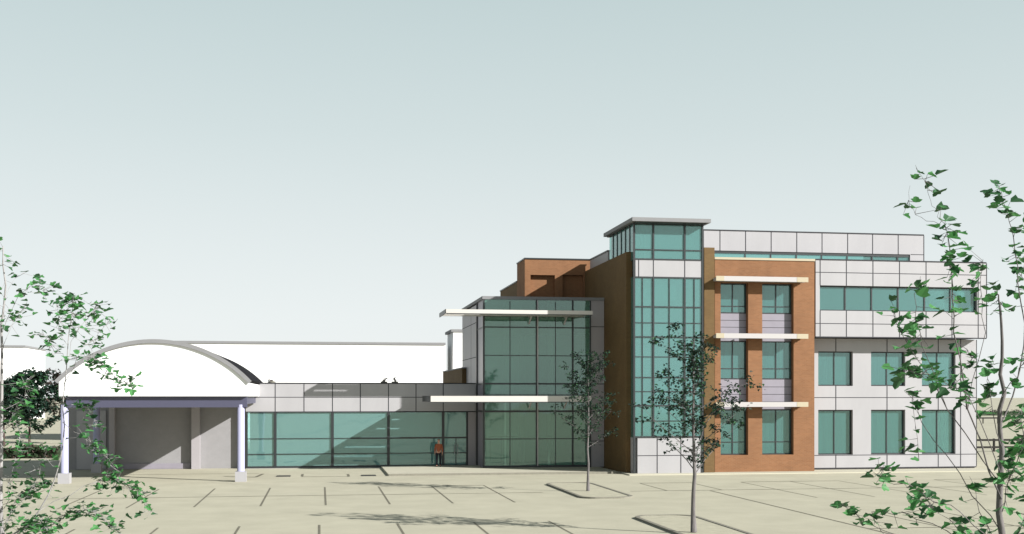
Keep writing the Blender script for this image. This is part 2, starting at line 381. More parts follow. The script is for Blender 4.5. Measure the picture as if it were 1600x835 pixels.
# stair flights between the landings
for (za, zb) in ((TZ(634), TZ(583)), (TZ(527), TZ(470))):
    xm = (tx0 + tx1) / 2
    for k in range(9):
        z = za + (zb - za) * k / 9; xx = tx0 + 0.5 + k * 0.3
        ft.box(xx, xx + 0.32, YT + 0.9, YT + 2.05, z, z + 0.17)
ft.build('stair_landings', M['inwall'], T)
for xx in (PX(1007, YT), PX(1085, YT)):
    q_ = MB(); q_.box(xx - 0.14, xx + 0.14, YT + 0.5, YT + 0.8, 0.06, ztop - 0.05); q_.build('interior_column', M['infloor'], T)
rf = MB(); rx0, rx1 = tx0 - 0.28, tx1 + 0.22
rf.box(rx0, rx1, YT - 0.75, tyb + 0.3, ztop + 0.05, ztop + 0.27); rf.box(rx0 + 0.2, rx1 - 0.2, YT - 0.5, tyb + 0.2, ztop - 0.0, ztop + 0.047, 1)
rf.build('roof', [M['roofgrey'], M['metal']], T)
# brown side wall with its lit end face
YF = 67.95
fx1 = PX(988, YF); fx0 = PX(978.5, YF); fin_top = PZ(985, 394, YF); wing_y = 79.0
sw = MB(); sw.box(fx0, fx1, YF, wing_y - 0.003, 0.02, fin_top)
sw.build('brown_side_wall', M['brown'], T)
pr = MB(); pr.box(tx0 + 0.02, tx0 + 0.35, tyb + 0.35, wing_y - 0.4, fin_top + 0.003, fin_top + 0.72); pr.box(tx0 - 0.04, tx0 + 0.40, tyb + 0.33, wing_y - 0.38, fin_top + 0.721, fin_top + 0.80, 1)
pr.build('parapet', [M['panel'], M['metal']], T)
rt = MB(); rt.box(tx1 - 0.04, tx1 - 0.002, YT + 0.075, tyb, 0.05, ztop - 0.003); rt.box(tx0 + 0.1, tx1 - 0.05, tyb - 0.15, tyb, 0.05, ztop - 0.003); rt.build('side_wall', M['panel'], T)

# ------------------------------------------------------------------ brick pavilion
YO = 67.62
ox0, ox1 = PX(1117, YO), PX(1272.5, YO)
OZ = lambda v: PZ(1190, v, YO)
otop = OZ(407)
P = thing('brick_office', 'orange brick office front with three white sunshades over paired windows', 'building', ((ox0 + ox1) / 2, YO + 4, 0))
wa, wb = (PX(1126, YO), PX(1169, YO)), (PX(1191, YO), PX(1240, YO))
rows = ((443, 490), (533, 593), (640, 711))
holes = []
for c in (wa, wb): holes.append((c[0], c[1], OZ(711), OZ(443)))
fr = MB(); fr.wall(ox0, ox1, 0.06, otop, YO, YO + 0.42, holes)
fr.box(ox1 - 0.3, ox1 - 0.003, YO + 0.423, YO + 8, 0.06, otop - 0.01); fr.box(ox0 + 0.003, ox0 + 0.3, YO + 0.423, YO + 8, 0.06, otop - 0.01)
fr.build('wall', M['brick'], P)
cp = MB(); cp.box(ox0 - 0.02, ox1 + 0.03, YO - 0.05, YO + 0.5, otop + 0.002, otop + 0.14); cp.build('coping', M['cream'], P)
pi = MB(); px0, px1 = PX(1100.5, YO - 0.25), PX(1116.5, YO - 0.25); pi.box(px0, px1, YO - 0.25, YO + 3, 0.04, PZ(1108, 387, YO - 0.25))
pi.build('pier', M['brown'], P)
yin = YO + 0.32
for ci, c in enumerate((wa, wb)):
    for ri, (va, vb) in enumerate(rows):
        window(P, c[0] + 0.005, c[1] - 0.005, OZ(vb), OZ(va), yin, M['gl_win'], 2, (0.28,) if ri else (0.24,), True, 10 * ci + ri)
    for (va, vb) in ((490, 533), (593, 640)):
        s_ = MB(); s_.box(c[0] + 0.005, c[1] - 0.005, yin + 0.01, yin + 0.09, OZ(vb) + 0.003, OZ(va) - 0.003)
        for k in range(1, 4): s_.hj(c[0] + 0.01, c[1] - 0.01, OZ(vb) + (OZ(va) - OZ(vb)) * k / 4, yin + 0.01, mi=1, w=0.03)
        s_.build('spandrel_panel', [M['spandrel'], M['joint']], P)
for (va, vb) in ((432.5, 440), (521.5, 529), (628.5, 636)):
    ys = YO - 0.85
    xa_, xb_ = PX(1119, ys), PX(1263, ys)
    z1_, z0_ = PZ(1190, va, ys), PZ(1190, vb, ys)
    s_ = MB(); s_.box(xa_ + 0.5, xb_ - 0.72, ys, ys + 0.06, z0_, z1_); s_.box(xa_, xa_ + 0.497, ys - 0.01, ys + 0.06, z0_, z1_, 1); s_.box(xb_ - 0.717, xb_, ys - 0.01, ys + 0.06, z0_, z1_, 1)
    for k in range(6): s_.box(xa_ + 0.03, xb_ - 0.03, ys + 0.10 + 0.12 * k, ys + 0.17 + 0.12 * k, z0_ + 0.03, z1_ - 0.1)
    for k in range(4):
        xx = xa_ + 0.2 + (xb_ - xa_ - 0.4) * k / 3; s_.box(xx - 0.04, xx + 0.04, ys + 0.062, YO - 0.004, z1_ - 0.097, z1_ - 0.02)
    s_.build('sunshade', [M['lmetal'], M['cream']], P)
inn = MB()
for v in (515, 615): inn.box(ox0 + 0.31, ox1 - 0.31, YO + 0.9, YO + 5, OZ(v) - 0.15, OZ(v) + 0.15)
inn.box(ox0 + 0.31, ox1 - 0.31, YO + 5.0, YO + 5.2, 0.06, otop - 0.3); inn.build('interior', M['inwall'], P)
rr = MB(); rr.box(ox0 + 0.31, ox1 - 0.31, YO + 0.51, YO + 8, otop - 0.25, otop - 0.05); rr.build('roof', M['roofgrey'], P)

# ------------------------------------------------------------------ white panel wing
YU, YW = 67.78, 68.88
W_x0 = PX(1274.5, YU); W_x1 = PX(1541, YU)
UZ = lambda v: PZ(1405, v, YU)
LZ = lambda v: PZ(1405, v, YW)
Wg = thing('panel_wing', 'light grey panel office wing with an overhanging top storey and ribbon window', 'building', ((W_x0 + W_x1) / 2, YW + 5, 0))
ut, ub = UZ(409), UZ(527)
rib = (PX(1281, YU), PX(1527, YU), UZ(487), UZ(448))
up = MB(); up.wall(W_x0, W_x1, ub, ut, YU, YU + 0.35, [rib])
jv = [1322.5, 1364, 1405.5, 1447, 1487.5, 1528.5]
for u in jv + [1281.5]: up.vj(PX(u, YU), ub, ut, YU, [rib])
for v in (428, 507): up.hj(W_x0, W_x1, UZ(v), YU, [rib])
up.box(W_x0, W_x1, YU - 0.03, YU + 0.36, ut + 0.001, ut + 0.07, 1); up.box(W_x0 - 0.0, W_x1 + 0.02, YU - 0.012, YU + 0.1, ub - 0.07, ub - 0.001, 1)
up.box(W_x1 + 0.001, W_x1 + 0.05, YU - 0.01, YU + 0.05, ub, ut, 1)
up.box(W_x1 - 0.35, W_x1, YU + 0.351, YU + 12, ub, ut); up.box(W_x0, W_x0 + 0.3, YU + 0.351, YU + 12, ub, ut)
up.box(W_x0 + 0.301, W_x1 - 0.351, YU + 0.351, YU + 12, ub + 0.003, ub + 0.25)
up.build('upper_storey', [M['panel'], M['joint']], Wg)
ro = MB(); ro.box(W_x0 + 0.301, W_x1 - 0.351, YU + 0.361, YU + 12, ut - 0.5, ut - 0.3); ro.build('roof', M['roofgrey'], Wg)
w_ = MB(); yy = YU + 0.18
w_.box(rib[0], rib[1], yy, yy + 0.1, rib[2], rib[2] + 0.07); w_.box(rib[0], rib[1], yy, yy + 0.1, rib[3] - 0.09, rib[3])
for u in jv[:-1]: w_.box(PX(u, YU) - 0.04, PX(u, YU) + 0.04, yy - 0.004, yy + 0.09, rib[2] + 0.07, rib[3] - 0.09)
w_.box(rib[0], rib[0] + 0.07, yy + 0.002, yy + 0.09, rib[2] + 0.07, rib[3] - 0.09); w_.box(rib[1] - 0.07, rib[1], yy + 0.002, yy + 0.09, rib[2] + 0.07, rib[3] - 0.09)
rw = w_.build('ribbon_window', M['metal'], Wg)
g = MB(); g.box(rib[0] + 0.07, rib[1] - 0.07, yy + 0.045, yy + 0.055, rib[2] + 0.07, rib[3] - 0.09); g.build('pane', M['gl_win'], rw)
rnd = random.Random(4); bl = None
for u0_, u1_ in ((1460, 1480), (1495, 1505), (1508, 1524), (1410, 1425)):
    bl = MB(); bl.box(PX(u0_, YU), PX(u1_, YU), yy + 0.5, yy + 0.53, rib[2] + 0.05, rib[3] - 0.1); bl.build('blind', M['blind'], rw)
lt, lb = ub - 0.071, LZ(730)
lw_x1 = W_x1 - 0.02
wins = []
for (ua, ubb) in ((1278.5, 1332.5), (1361, 1414.5), (1440.5, 1493)):
    for (va, vb) in ((550, 603.5), (640.5, 710)):
        wins.append((PX(ua, YW), PX(ubb, YW), LZ(vb), LZ(va)))
lo = MB(); lo.wall(W_x0 + 0.02, lw_x1, lb, lt, YW, YW + 0.35, wins)
for u in (1306, 1386, 1466): lo.vj(PX(u, YW), lb, lt, YW, wins)
lo.vj(PX(1501, YW), lb, lt, YW)
for v in (621.5, 710.8): lo.hj(W_x0 + 0.02, lw_x1, LZ(v), YW, wins)
lo.box(lw_x1 + 0.001, lw_x1 + 0.04, YW - 0.01, YW + 0.06, lb, lt, 1)
lo.box(lw_x1 - 0.35, lw_x1, YW + 0.351, YW + 11, lb, lt)
lo.box(W_x0 + 0.02, lw_x1, YW - 0.01, YW + 0.05, lb - 0.06, lb - 0.002, 1)
lo.build('lower_wall', [M['panel'], M['joint']], Wg)
pl = MB(); pl.box(W_x0 + 0.05, lw_x1 - 0.05, YW + 0.08, YW + 11, 0.0, lb - 0.061); pl.build('plinth', M['grey'], Wg)
for i, h in enumerate(wins):
    window(Wg, h[0] + 0.004, h[1] - 0.004, h[2] + 0.004, h[3] - 0.004, YW + 0.2, M['gl_win'], 2, (), True, 40 + i)
inn = MB(); inn.box(W_x0 + 0.31, lw_x1 - 0.36, YW + 4, YW + 4.2, lb, lt - 0.1); inn.box(W_x0 + 0.31, lw_x1 - 0.36, YW + 0.75, YW + 3.99, LZ(622) - 0.15, LZ(622) + 0.15)
inn.box(W_x0 + 0.31, W_x1 - 0.36, YU + 4.5, YU + 4.7, ub + 0.26, ut - 0.51)
inn.build('interior', M['inwall'], Wg)
# set-back roof storey
YP = 71.4
p0x, p1x = PX(1100, YP), PX(1443, YP); HZ = lambda v: PZ(1280, v, YP)
pt = HZ(364.5)
strip = (PX(1112, YP), PX(1422, YP), HZ(416), HZ(395))
ph = MB(); ph.wall(p0x, p1x, ut - 0.28, pt, YP, YP + 0.3, [strip])
for u in (1125, 1165, 1205, 1245, 1284.5, 1324.5, 1363.5, 1403.5): ph.vj(PX(u, YP), ut - 0.28, pt, YP, [strip])
ph.hj(PX(1423, YP), p1x, HZ(395), YP)
ph.box(p0x, p1x + 0.02, YP - 0.03, YP + 0.31, pt + 0.001, pt + 0.07, 1); ph.box(p1x + 0.001, p1x + 0.05, YP - 0.01, YP + 0.05, ut - 0.28, pt, 1)
ph.box(p1x - 0.3, p1x, YP + 0.301, YP + 8, ut - 0.28, pt); ph.box(p0x, p1x - 0.301, YP + 0.301, YP + 8, pt - 0.4, pt - 0.2)
po = ph.build('roof_storey', [M['panel'], M['joint']], Wg)
g = MB(); g.box(strip[0], strip[1], YP + 0.12, YP + 0.13, strip[2], strip[3]); g.build('pane', M['gl_win'], po)
g = MB(); g.box(strip[0], strip[1], YP + 0.05, YP + 0.11, strip[3] - 0.17, strip[3] - 0.002)
for u in (1165, 1205, 1245, 1284.5, 1324.5, 1363.5, 1403.5): g.box(PX(u, YP) - 0.04, PX(u, YP) + 0.04, YP + 0.06, YP + 0.115, strip[2], strip[3] - 0.171)
g.build('frame', M['metal'], po)

# ------------------------------------------------------------------ glass atrium
YG = 73.4
gx0, gx1, gx2 = PX(755, YG), PX(922, YG), fx0 - 0.02
GZ = lambda v: PZ(840, v, YG)
gt = GZ(469)
A = thing('glass_atrium', 'green glass atrium block with two thin white sun canopies', 'building', ((gx0 + gx1) / 2, YG + 4, 0))
g = MB(); g.box(gx0 + 0.08, gx1, YG + 0.04, YG + 0.06, 0.12, gt); g.build('front_glazing', M['gl_atrium'], A)
g = MB(); g.box(gx0 + 0.04, gx0 + 0.06, YG + 0.1, YG + 2.9, 0.12, gt); g.build('side_panel', M['spandrel'], A)
m_ = MB()
for v, w in ((512, .07), (556, .045), (600, .10), (617.5, .06), (643, .12), (495, .05), (686, .05), (729, .14)):
    m_.box(gx0 + 0.10, gx1, YG - 0.004, YG + 0.036, GZ(v) - w / 2, GZ(v) + w / 2)
for u in (838.5, 895): m_.box(PX(u, YG) - 0.05, PX(u, YG) + 0.05, YG - 0.02, YG + 0.036, 0.12, gt)
for u in (797, 868): m_.box(PX(u, YG) - 0.02, PX(u, YG) + 0.02, YG + 0.004, YG + 0.034, 0.2, gt - 0.1)
m_.box(gx0 - 0.02, gx0 + 0.095, YG - 0.03, YG + 0.09, 0.1, gt); m_.box(gx1 - 0.02, gx1 + 0.06, YG - 0.03, YG + 0.05, 0.1, gt)
for v in (512, 600, 643): m_.box(gx0 + 0.0, gx0 + 0.036, YG + 0.1, YG + 2.9, GZ(v) - 0.05, GZ(v) + 0.05)
m_.box(gx0 - 0.05, gx0 + 0.08, YG + 2.9, YG + 3.05, 0.1, gt)
m_.build('mullions', M['metal'], A)
lp = MB()
lp.box(PX(840, YG) - 0.03, PX(840, YG) + 0.03, YG - 0.05, YG - 0.021, GZ(728), GZ(470)); lp.build('glazing_fin', M['lmetal'], A)
gp = MB(); gp.box(gx1 + 0.061, gx2, YG - 0.0, YG + 0.4, 0.1, gt)
for v in (510, 556, 600, 643, 690): gp.hj(gx1 + 0.061, gx2, GZ(v), YG, mi=1)
gp.build('grey_panel', [M['grey'], M['joint']], A)
ls = MB(); ls.box(gx0, gx0 + 0.3, YG + 3.051, YG + 11, 0.1, gt - 0.1)
for v in (500, 556): ls.box(gx0 - 0.004, gx0 + 0.02, YG + 3.06, YG + 11, GZ(v) - 0.025, GZ(v) + 0.025, 1)
ls.box(gx0 - 0.006, gx0 + 0.02, YG + 6, YG + 6.05, 0.1, gt - 0.1, 1)
ls.build('side_wall', [M['grey'], M['joint']], A)
rf = MB(); rf.box(gx0 - 0.06, gx2, YG - 0.06, YG + 11, gt + 0.002, gt + 0.2); rf.build('roof', M['roofgrey'], A)
ff = MB()
for v, z_ in ((608, .5), (512, .0)):
    ff.box(gx0 + 0.4, gx2 - 0.1, YG + (0.5 if v == 608 else 3.5), YG + 8, GZ(v) - 0.2, GZ(v) + 0.15)
ff.build('floor_slab', M['inwall'], A)
fb = MB(); fb.box(gx0 + 0.301, gx2, YG + 8, YG + 8.2, 0.1, gt - 0.1)
fb.build('rear_wall', M['inwall'], A)
ic = MB()
for u in (800, 870): ic.tube([(PX(u, YG), YG + 2.2, 0.1), (PX(u, YG), YG + 2.2, gt - 0.02)], 0.18, 12)
ic.build('interior_column', M['inwall'], A)
rl = MB()
for v in (683,): 
    rl.box(gx0 + 0.5, gx2 - 0.3, YG + 1.2, YG + 1.25, GZ(v) - 0.04, GZ(v) + 0.04)
for k in range(9): rl.box(gx0 + 0.6 + k * 0.72, gx0 + 0.64 + k * 0.72, YG + 1.2, YG + 1.25, 0.1, GZ(683) - 0.041)
rl.build('interior_handrail', M['timber'], A)
def canopy(u0, u1, va, vb, wrap, label):
    ys = YG - 3.0
    xa_, xb_ = PX(u0, ys), PX(u1, ys); z1_, z0_ = PZ(800, va, ys), PZ(800, vb, ys)
    c = MB()
    c.box(xa_, xb_, ys, ys + 0.12, z0_, z1_)
    c.box(gx0 - 0.06, xb_ - 0.03, ys + 0.121, YG - 0.05, z0_ + 0.05, z1_ - 0.04)
    y_ = ys + 0.40
    while y_ < YG + wrap - 0.3:
        c.box(xa_ + 0.03, gx0 - 0.063, y_, y_ + 0.34, z0_ + 0.06, z1_ - 0.06); y_ += 0.72
    c.box(gx0 - 0.20, gx0 - 0.061, ys + 0.121, YG + wrap, z0_ + 0.052, z1_ - 0.045)
    c.box(xa_ - 0.03, xa_ + 0.029, ys + 0.121, YG + wrap + 0.03, z0_ - 0.01, z1_ + 0.01, 1)
    c.box(xa_ + 0.03, xb_ - 0.01, ys + 0.004, ys + 0.118, z0_ - 0.05, z0_ - 0.002, 1)
    o = c.build('sun_canopy', [M['shade'], M['metal']], A)
    for u in (840, 897):
        k = MB(); x = PX(u, ys); k.tube([(x, YG - 0.03, z0_ - 0.42), (x, ys + 2.1, z0_ + 0.02)], 0.045, 6); k.box(x - 0.03, x + 0.03, ys + 0.6, YG - 0.03, z0_ - 0.02, z0_ + 0.048)
        k.build('bracket', M['lmetal'], o)
canopy(697, 926, 484.5, 490.5, 0.8, '')
canopy(673, 924, 619, 628, 2.4, '')

# ------------------------------------------------------------------ glazed link
YL = 76.5
lx0, lx1 = PX(384, YL), gx0 - 0.06
KZ = lambda v: PZ(560, v, YL)
kt, kb, kg = KZ(600), KZ(643), KZ(728)
L = thing('glazed_link', 'low pale teal glazed link under a grey panel band, between canopy and atrium', 'building', ((lx0 + lx1) / 2, YL + 2, 0))
bd = MB(); bd.box(lx0, lx1, YL, YL + 0.35, kb, kt)
for u in (430, 475, 519.5, 563, 607, 650, 692.5): bd.vj(PX(u, YL), kb, kt, YL)
bd.hj(lx0, lx1, KZ(621), YL); bd.box(lx0, lx1, YL - 0.03, YL + 0.36, kt + 0.001, kt + 0.07, 1); bd.box(lx0, lx1, YL - 0.02, YL + 0.1, kb - 0.07, kb - 0.001, 1)
bd.build('panel_band', [M['panel'], M['joint']], L)
g = MB(); ex = PX(730, YL); g.box(lx0, ex, YL + 0.08, YL + 0.1, kg, kb - 0.071); g.build('glazing', M['gl_link'], L)
m_ = MB()
for u in (430, 519.5, 607, 692.5): m_.box(PX(u, YL) - 0.085, PX(u, YL) + 0.085, YL, YL + 0.075, kg, kb - 0.071)
for v, w, ua, ub_ in ((685, .10, 548, 730), (685, .04, 384, 548), (709, .05, 384, 730), (729, .12, 384, 730)):
    m_.box(PX(ua, YL), PX(ub_, YL) - (0.001 if v == 685 else 0), YL + 0.02, YL + 0.07, KZ(v) - w / 2, KZ(v) + w / 2)
m_.box(lx0, lx0 + 0.12, YL - 0.004, YL + 0.078, kg, kb - 0.071); m_.box(ex - 0.06, ex + 0.06, YL - 0.004, YL + 0.078, 0.1, kb - 0.071)
m_.build('mullions', M['metal'], L)
dr = MB(); da, db = PX(697, YL), PX(728, YL)
dr.box((da + db) / 2 - 0.02, (da + db) / 2 + 0.02, YL + 0.012, YL + 0.076, 0.12, KZ(685) - 0.06)
d_ = dr.build('door_frame', M['metal'], L)
for s_ in (-1, 1):
    h = MB(); x = (da + db) / 2 + s_ * 0.1; h.tube([(x, YL - 0.04, 0.8), (x, YL - 0.04, 1.5)], 0.018, 6); h.build('handle', M['lmetal'], d_)
pp = MB(); pp.box(ex + 0.061, lx1, YL + 0.01, YL + 0.3, 0.1, kb - 0.072); pp.build('pier', M['grey'], L)
pl = MB(); pl.box(lx0, ex - 0.061, YL + 0.03, YL + 0.3, 0.0, kg - 0.06); pl.build('plinth', M['grey'], L)
rb = MB(); rb.box(lx0, lx1, YL + 0.36, YL + 5, kt - 0.35, kt - 0.15); rb.build('roof', M['roofgrey'], L)
rw_ = MB(); rw_.box(lx0, lx1, YL + 4.6, YL + 4.8, 0.0, kt - 0.36); rw_.build('rear_wall', M['inwall'], L)
fl = MB(); fl.box(lx0, lx1, YL + 0.31, YL + 4.59, 0.02, 0.13); fl.build('floor_slab', M['infloor'], L)

# ------------------------------------------------------------------ vaulted entrance canopy
YV = 64.7
vx0, vx1 = PX(92, YV), PX(387, YV); vc = (vx0 + vx1) / 2; hw = (vx1 - vx0) / 2
z0v = PZ(240, 620, YV) + 0.02; zsp = PZ(240, 598, YV); zcr = PZ(240, 536.5, YV)
rise = zcr - zsp; R = (hw * hw + rise * rise) / (2 * rise); a0 = math.asin(hw / R); zc = zcr - R
V = thing('vaulted_canopy', 'white entrance canopy with a segmental vaulted roof on pale blue columns', 'canopy', (vc, YV + 6, 0))
N = 40
arc = [(vc + R * math.sin(-a0 + 2 * a0 * i / N), zc + R * math.cos(-a0 + 2 * a0 * i / N)) for i in range(N + 1)]
ty = MB()
for (yy, fl_) in ((YV, 0), (YV + 0.25, 1)):
    pts = [(vx0, yy, z0v), (vx1, yy, z0v)] + [(x, yy, z) for x, z in reversed(arc)]
    ty.face(pts if not fl_ else list(reversed(pts)))
ty.face([(vx0, YV, z0v), (vx0, YV + 0.25, z0v), (vx1, YV + 0.25, z0v), (vx1, YV, z0v)])
ty.box(vx1 - 0.25, vx1, YV + 0.251, 76.9, z0v, zsp); ty.box(vx0, vx0 + 0.25, YV + 0.251, 76.9, z0v, zsp)
ty.build('fascia', M['white'], V)
def shell(name, y0, y1, r0, r1, m, ov=0.0):
    s_ = MB(); a1 = a0 + ov
    P0 = [(vc + r0 * math.sin(-a1 + 2 * a1 * i / N), zc + r0 * math.cos(-a1 + 2 * a1 * i / N)) for i in range(N + 1)]
    P1 = [(vc + r1 * math.sin(-a1 + 2 * a1 * i / N), zc + r1 * math.cos(-a1 + 2 * a1 * i / N)) for i in range(N + 1)]
    for i in range(N):
        s_.face([(P0[i][0], y0, P0[i][1]), (P0[i + 1][0], y0, P0[i + 1][1]), (P1[i + 1][0], y0, P1[i + 1][1]), (P1[i][0], y0, P1[i][1])])
        s_.face([(P1[i][0], y0, P1[i][1]), (P1[i + 1][0], y0, P1[i + 1][1]), (P1[i + 1][0], y1, P1[i + 1][1]), (P1[i][0], y1, P1[i][1])], 0, True)
        s_.face([(P0[i + 1][0], y0, P0[i + 1][1]), (P0[i][0], y0, P0[i][1]), (P0[i][0], y1, P0[i][1]), (P0[i + 1][0], y1, P0[i + 1][1])], 0, True)
    for i in (0, N): s_.face([(P0[i][0], y0, P0[i][1]), (P1[i][0], y0, P1[i][1]), (P1[i][0], y1, P1[i][1]), (P0[i][0], y1, P0[i][1])])
    return s_.build(name, m, V)
shell('roof', YV + 0.1, 80.0, R + 0.005, R + 0.2, M['roofdark'])
shell('roof_edge', YV - 0.12, YV + 0.097, R + 0.003, R + 0.21, M['roofgrey'], 0.012)
bm_ = MB(); bm_.box(vx0 + 0.3, vx1 - 0.05, YV + 0.27, YV + 0.62, PZ(240, 637, YV), z0v - 0.005)
bm_.build('front_beam', M['blue'], V)
for xx in (vx0 + 0.3, vx1 - 0.6):
    sb_ = MB(); sb_.box(xx, xx + 0.4, YV + 0.621, 76.4, PZ(240, 632, YV), z0v - 0.005); sb_.build('side_beam', M['blue'], V)
sf = MB(); sf.box(vx0 + 0.26, vx1 - 0.26, YV + 0.63, 76.4, z0v + 0.02, z0v + 0.1); sf.build('soffit', M['grey'], V)
cr = PX(376.5, YV + 0.45); cl = PX(101, YV + 0.45)
for xx, y_ in ((cr, YV + 0.45), (cl, YV + 0.45), (cl, 74.2)):
    c = MB(); c.tube([(xx, y_, 0.55), (xx, y_, z0v - 0.45 if y_ < 70 else z0v)], 0.20, 16)
    o = c.build('column', M['bluewhite'], V)
    k = MB(); k.box(xx - 0.29, xx + 0.29, y_ - 0.29, y_ + 0.29, 0, 0.549); k.build('column_base', M['panel'], o)
YB = 77.2
bw = MB(); bx0, bx1 = PX(106, YB), PX(384, YB)
bw.box(bx0, bx1, YB, YB + 0.3, 0.0, z0v + 0.6)
bw.box(bx0, bx1, YB + 0.301, 80, z0v + 0.3, z0v + 0.6)
bw.build('entrance_wall', M['entry'], V)
for ua_, ub_, dp in ((299, 312, .5), (170, 179, .35)):
    pz = MB(); pz.box(PX(ua_, YB - dp), PX(ub_, YB - dp), YB - dp, YB - 0.002, 0, z0v); pz.build('pilaster', M['grey'], V)
dd = MB(); dd.box(PX(120, YB), PX(166, YB), YB - 0.08, YB - 0.003, 0.02, PZ(140, 642, YB)); dd.build('door', M['panel'], V)
sk = MB(); sk.box(PX(180, YB), PX(298, YB), YB - 0.1, YB - 0.003, 0.01, 0.35); sk.build('foot_shade', M['spandrel'], V)  # darker strip standing in for the shadow along the wall foot

# ------------------------------------------------------------------ buildings behind
HY = 124.0
Hh = thing('white_hall', 'long plain white hall rising behind the glazed link', 'building', (PX(470, HY), HY + 8, 0))
h0, h1 = PX(215, HY), PX(696, HY); ht = PZ(480, 538, HY)
b = MB(); b.box(h0, h1, HY, HY + 16, 0, ht); b.build('wall', M['white'], Hh)
b = MB(); b.box(h0 - 0.1, h1, HY - .12, HY + 16.1, ht + 0.002, ht + 0.25); b.build('roof_edge', M['roofgrey'], Hh)
CY = HY + 0.2
cw = thing('white_roof_block', 'small tall white block beside the left edge of the glass atrium', 'building', (PX(716, CY), CY + 3, 0))
c0 = PX(708.5, CY); ct = PZ(715, 519, CY)
b = MB(); b.box(c0, c0 + 7, CY, CY + 5.9, 0, ct); b.build('wall', M['white'], cw)
b = MB(); b.box(c0 - 0.25, c0 + 7.1, CY - .12, CY + 6.1, ct + 0.002, ct + 0.28); b.build('coping', M['roofgrey'], cw)
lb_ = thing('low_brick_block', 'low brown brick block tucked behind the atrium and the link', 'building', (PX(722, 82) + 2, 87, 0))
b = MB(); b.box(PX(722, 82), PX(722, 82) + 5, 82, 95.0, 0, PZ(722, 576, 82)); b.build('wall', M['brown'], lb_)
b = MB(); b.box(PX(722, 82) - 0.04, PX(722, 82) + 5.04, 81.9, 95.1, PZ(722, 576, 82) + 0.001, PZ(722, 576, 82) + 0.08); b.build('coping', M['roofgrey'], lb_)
Rw = thing('rear_brick_wing', 'orange brown brick wing rising behind the glass atrium roof', 'building', (PX(868, wing_y), wing_y + 7, 0))
r0, r1 = PX(820, wing_y), fx1
rt_ = PZ(868, 406, wing_y)
rh = [(PX(829, wing_y), PX(867, wing_y), gt - 3, PZ(848, 430, wing_y)), (PX(879, wing_y), PX(912, wing_y), gt - 3, PZ(895, 430, wing_y))]
b = MB(); b.wall(r0, r1 + 9, 0.0, rt_, wing_y, wing_y + 0.35, rh)
b.box(r0 + 0.301, r1 + 9, wing_y + 0.351, wing_y + 3.2, rt_ - 0.4, rt_ - 0.1); b.box(r0, r0 + 0.3, wing_y + 0.351, wing_y + 3.2, 0, rt_)
for h in rh: b.box(h[0] - 0.1, h[1] + 0.1, wing_y + 0.36, wing_y + 0.5, h[2], h[3] + 0.1)
b.build('wall', M['brick'], Rw)
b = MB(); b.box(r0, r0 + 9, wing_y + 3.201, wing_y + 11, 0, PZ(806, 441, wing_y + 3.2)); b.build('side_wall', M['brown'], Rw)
b = MB(); b.box(r0 - 0.04, r1 + 9, wing_y - 0.05, wing_y + 3.25, rt_ + 0.002, rt_ + 0.09); b.box(r0 - 0.05, r0 + 9, wing_y + 3.26, wing_y + 11, PZ(806, 441, wing_y + 3.2) + 0.002, PZ(806, 441, wing_y + 3.2) + 0.09)
b.build('coping', M['metal'], Rw)
fw_ = thing('far_white_building', 'small white building far behind the dark trees at the left', 'building', (PX(-10, 250), 258, 0))
b = MB(); b.box(PX(-80, 250), PX(38, 250), 250, 268, 0, PZ(20, 543, 250)); b.build('wall', M['white'], fw_)
b = MB(); b.box(PX(-80, 250) - .2, PX(38, 250) + .2, 249.8, 268.2, PZ(20, 543, 250) + .002, PZ(20, 543, 250) + .4); b.build('roof_edge', M['roofgrey'], fw_)

# ------------------------------------------------------------------ trees
def leaf(mb, p, size, rnd, mi, droop=0.35, lobes=True):
    yaw = rnd.uniform(0, 2 * math.pi); pitch = rnd.gauss(-droop, 0.38); roll = rnd.gauss(0, 0.35)
    Mx = Matrix.Rotation(yaw, 3, 'Z') @ Matrix.Rotation(pitch, 3, 'X') @ Matrix.Rotation(roll, 3, 'Y')
    f = rnd.uniform(0.08, 0.34)
    if lobes:
        half = [(0, 0, 0), (0.30, 0.02, 0.4 * f), (0.56, 0.34, f), (0.27, 0.52, .6 * f), (0.24, 0.80, .4 * f), (0, 1, 0)]
    else:
        half = [(0, 0, 0), (0.30, 0.25, f), (0.28, 0.6, .8 * f), (0, 1, 0)]
    for s in (1, -1):
        pts = [Mx @ Vector((s * x * size, y * size, z * size)) + p for x, y, z in half]
        mb.face(pts if s > 0 else list(reversed(pts)), mi)

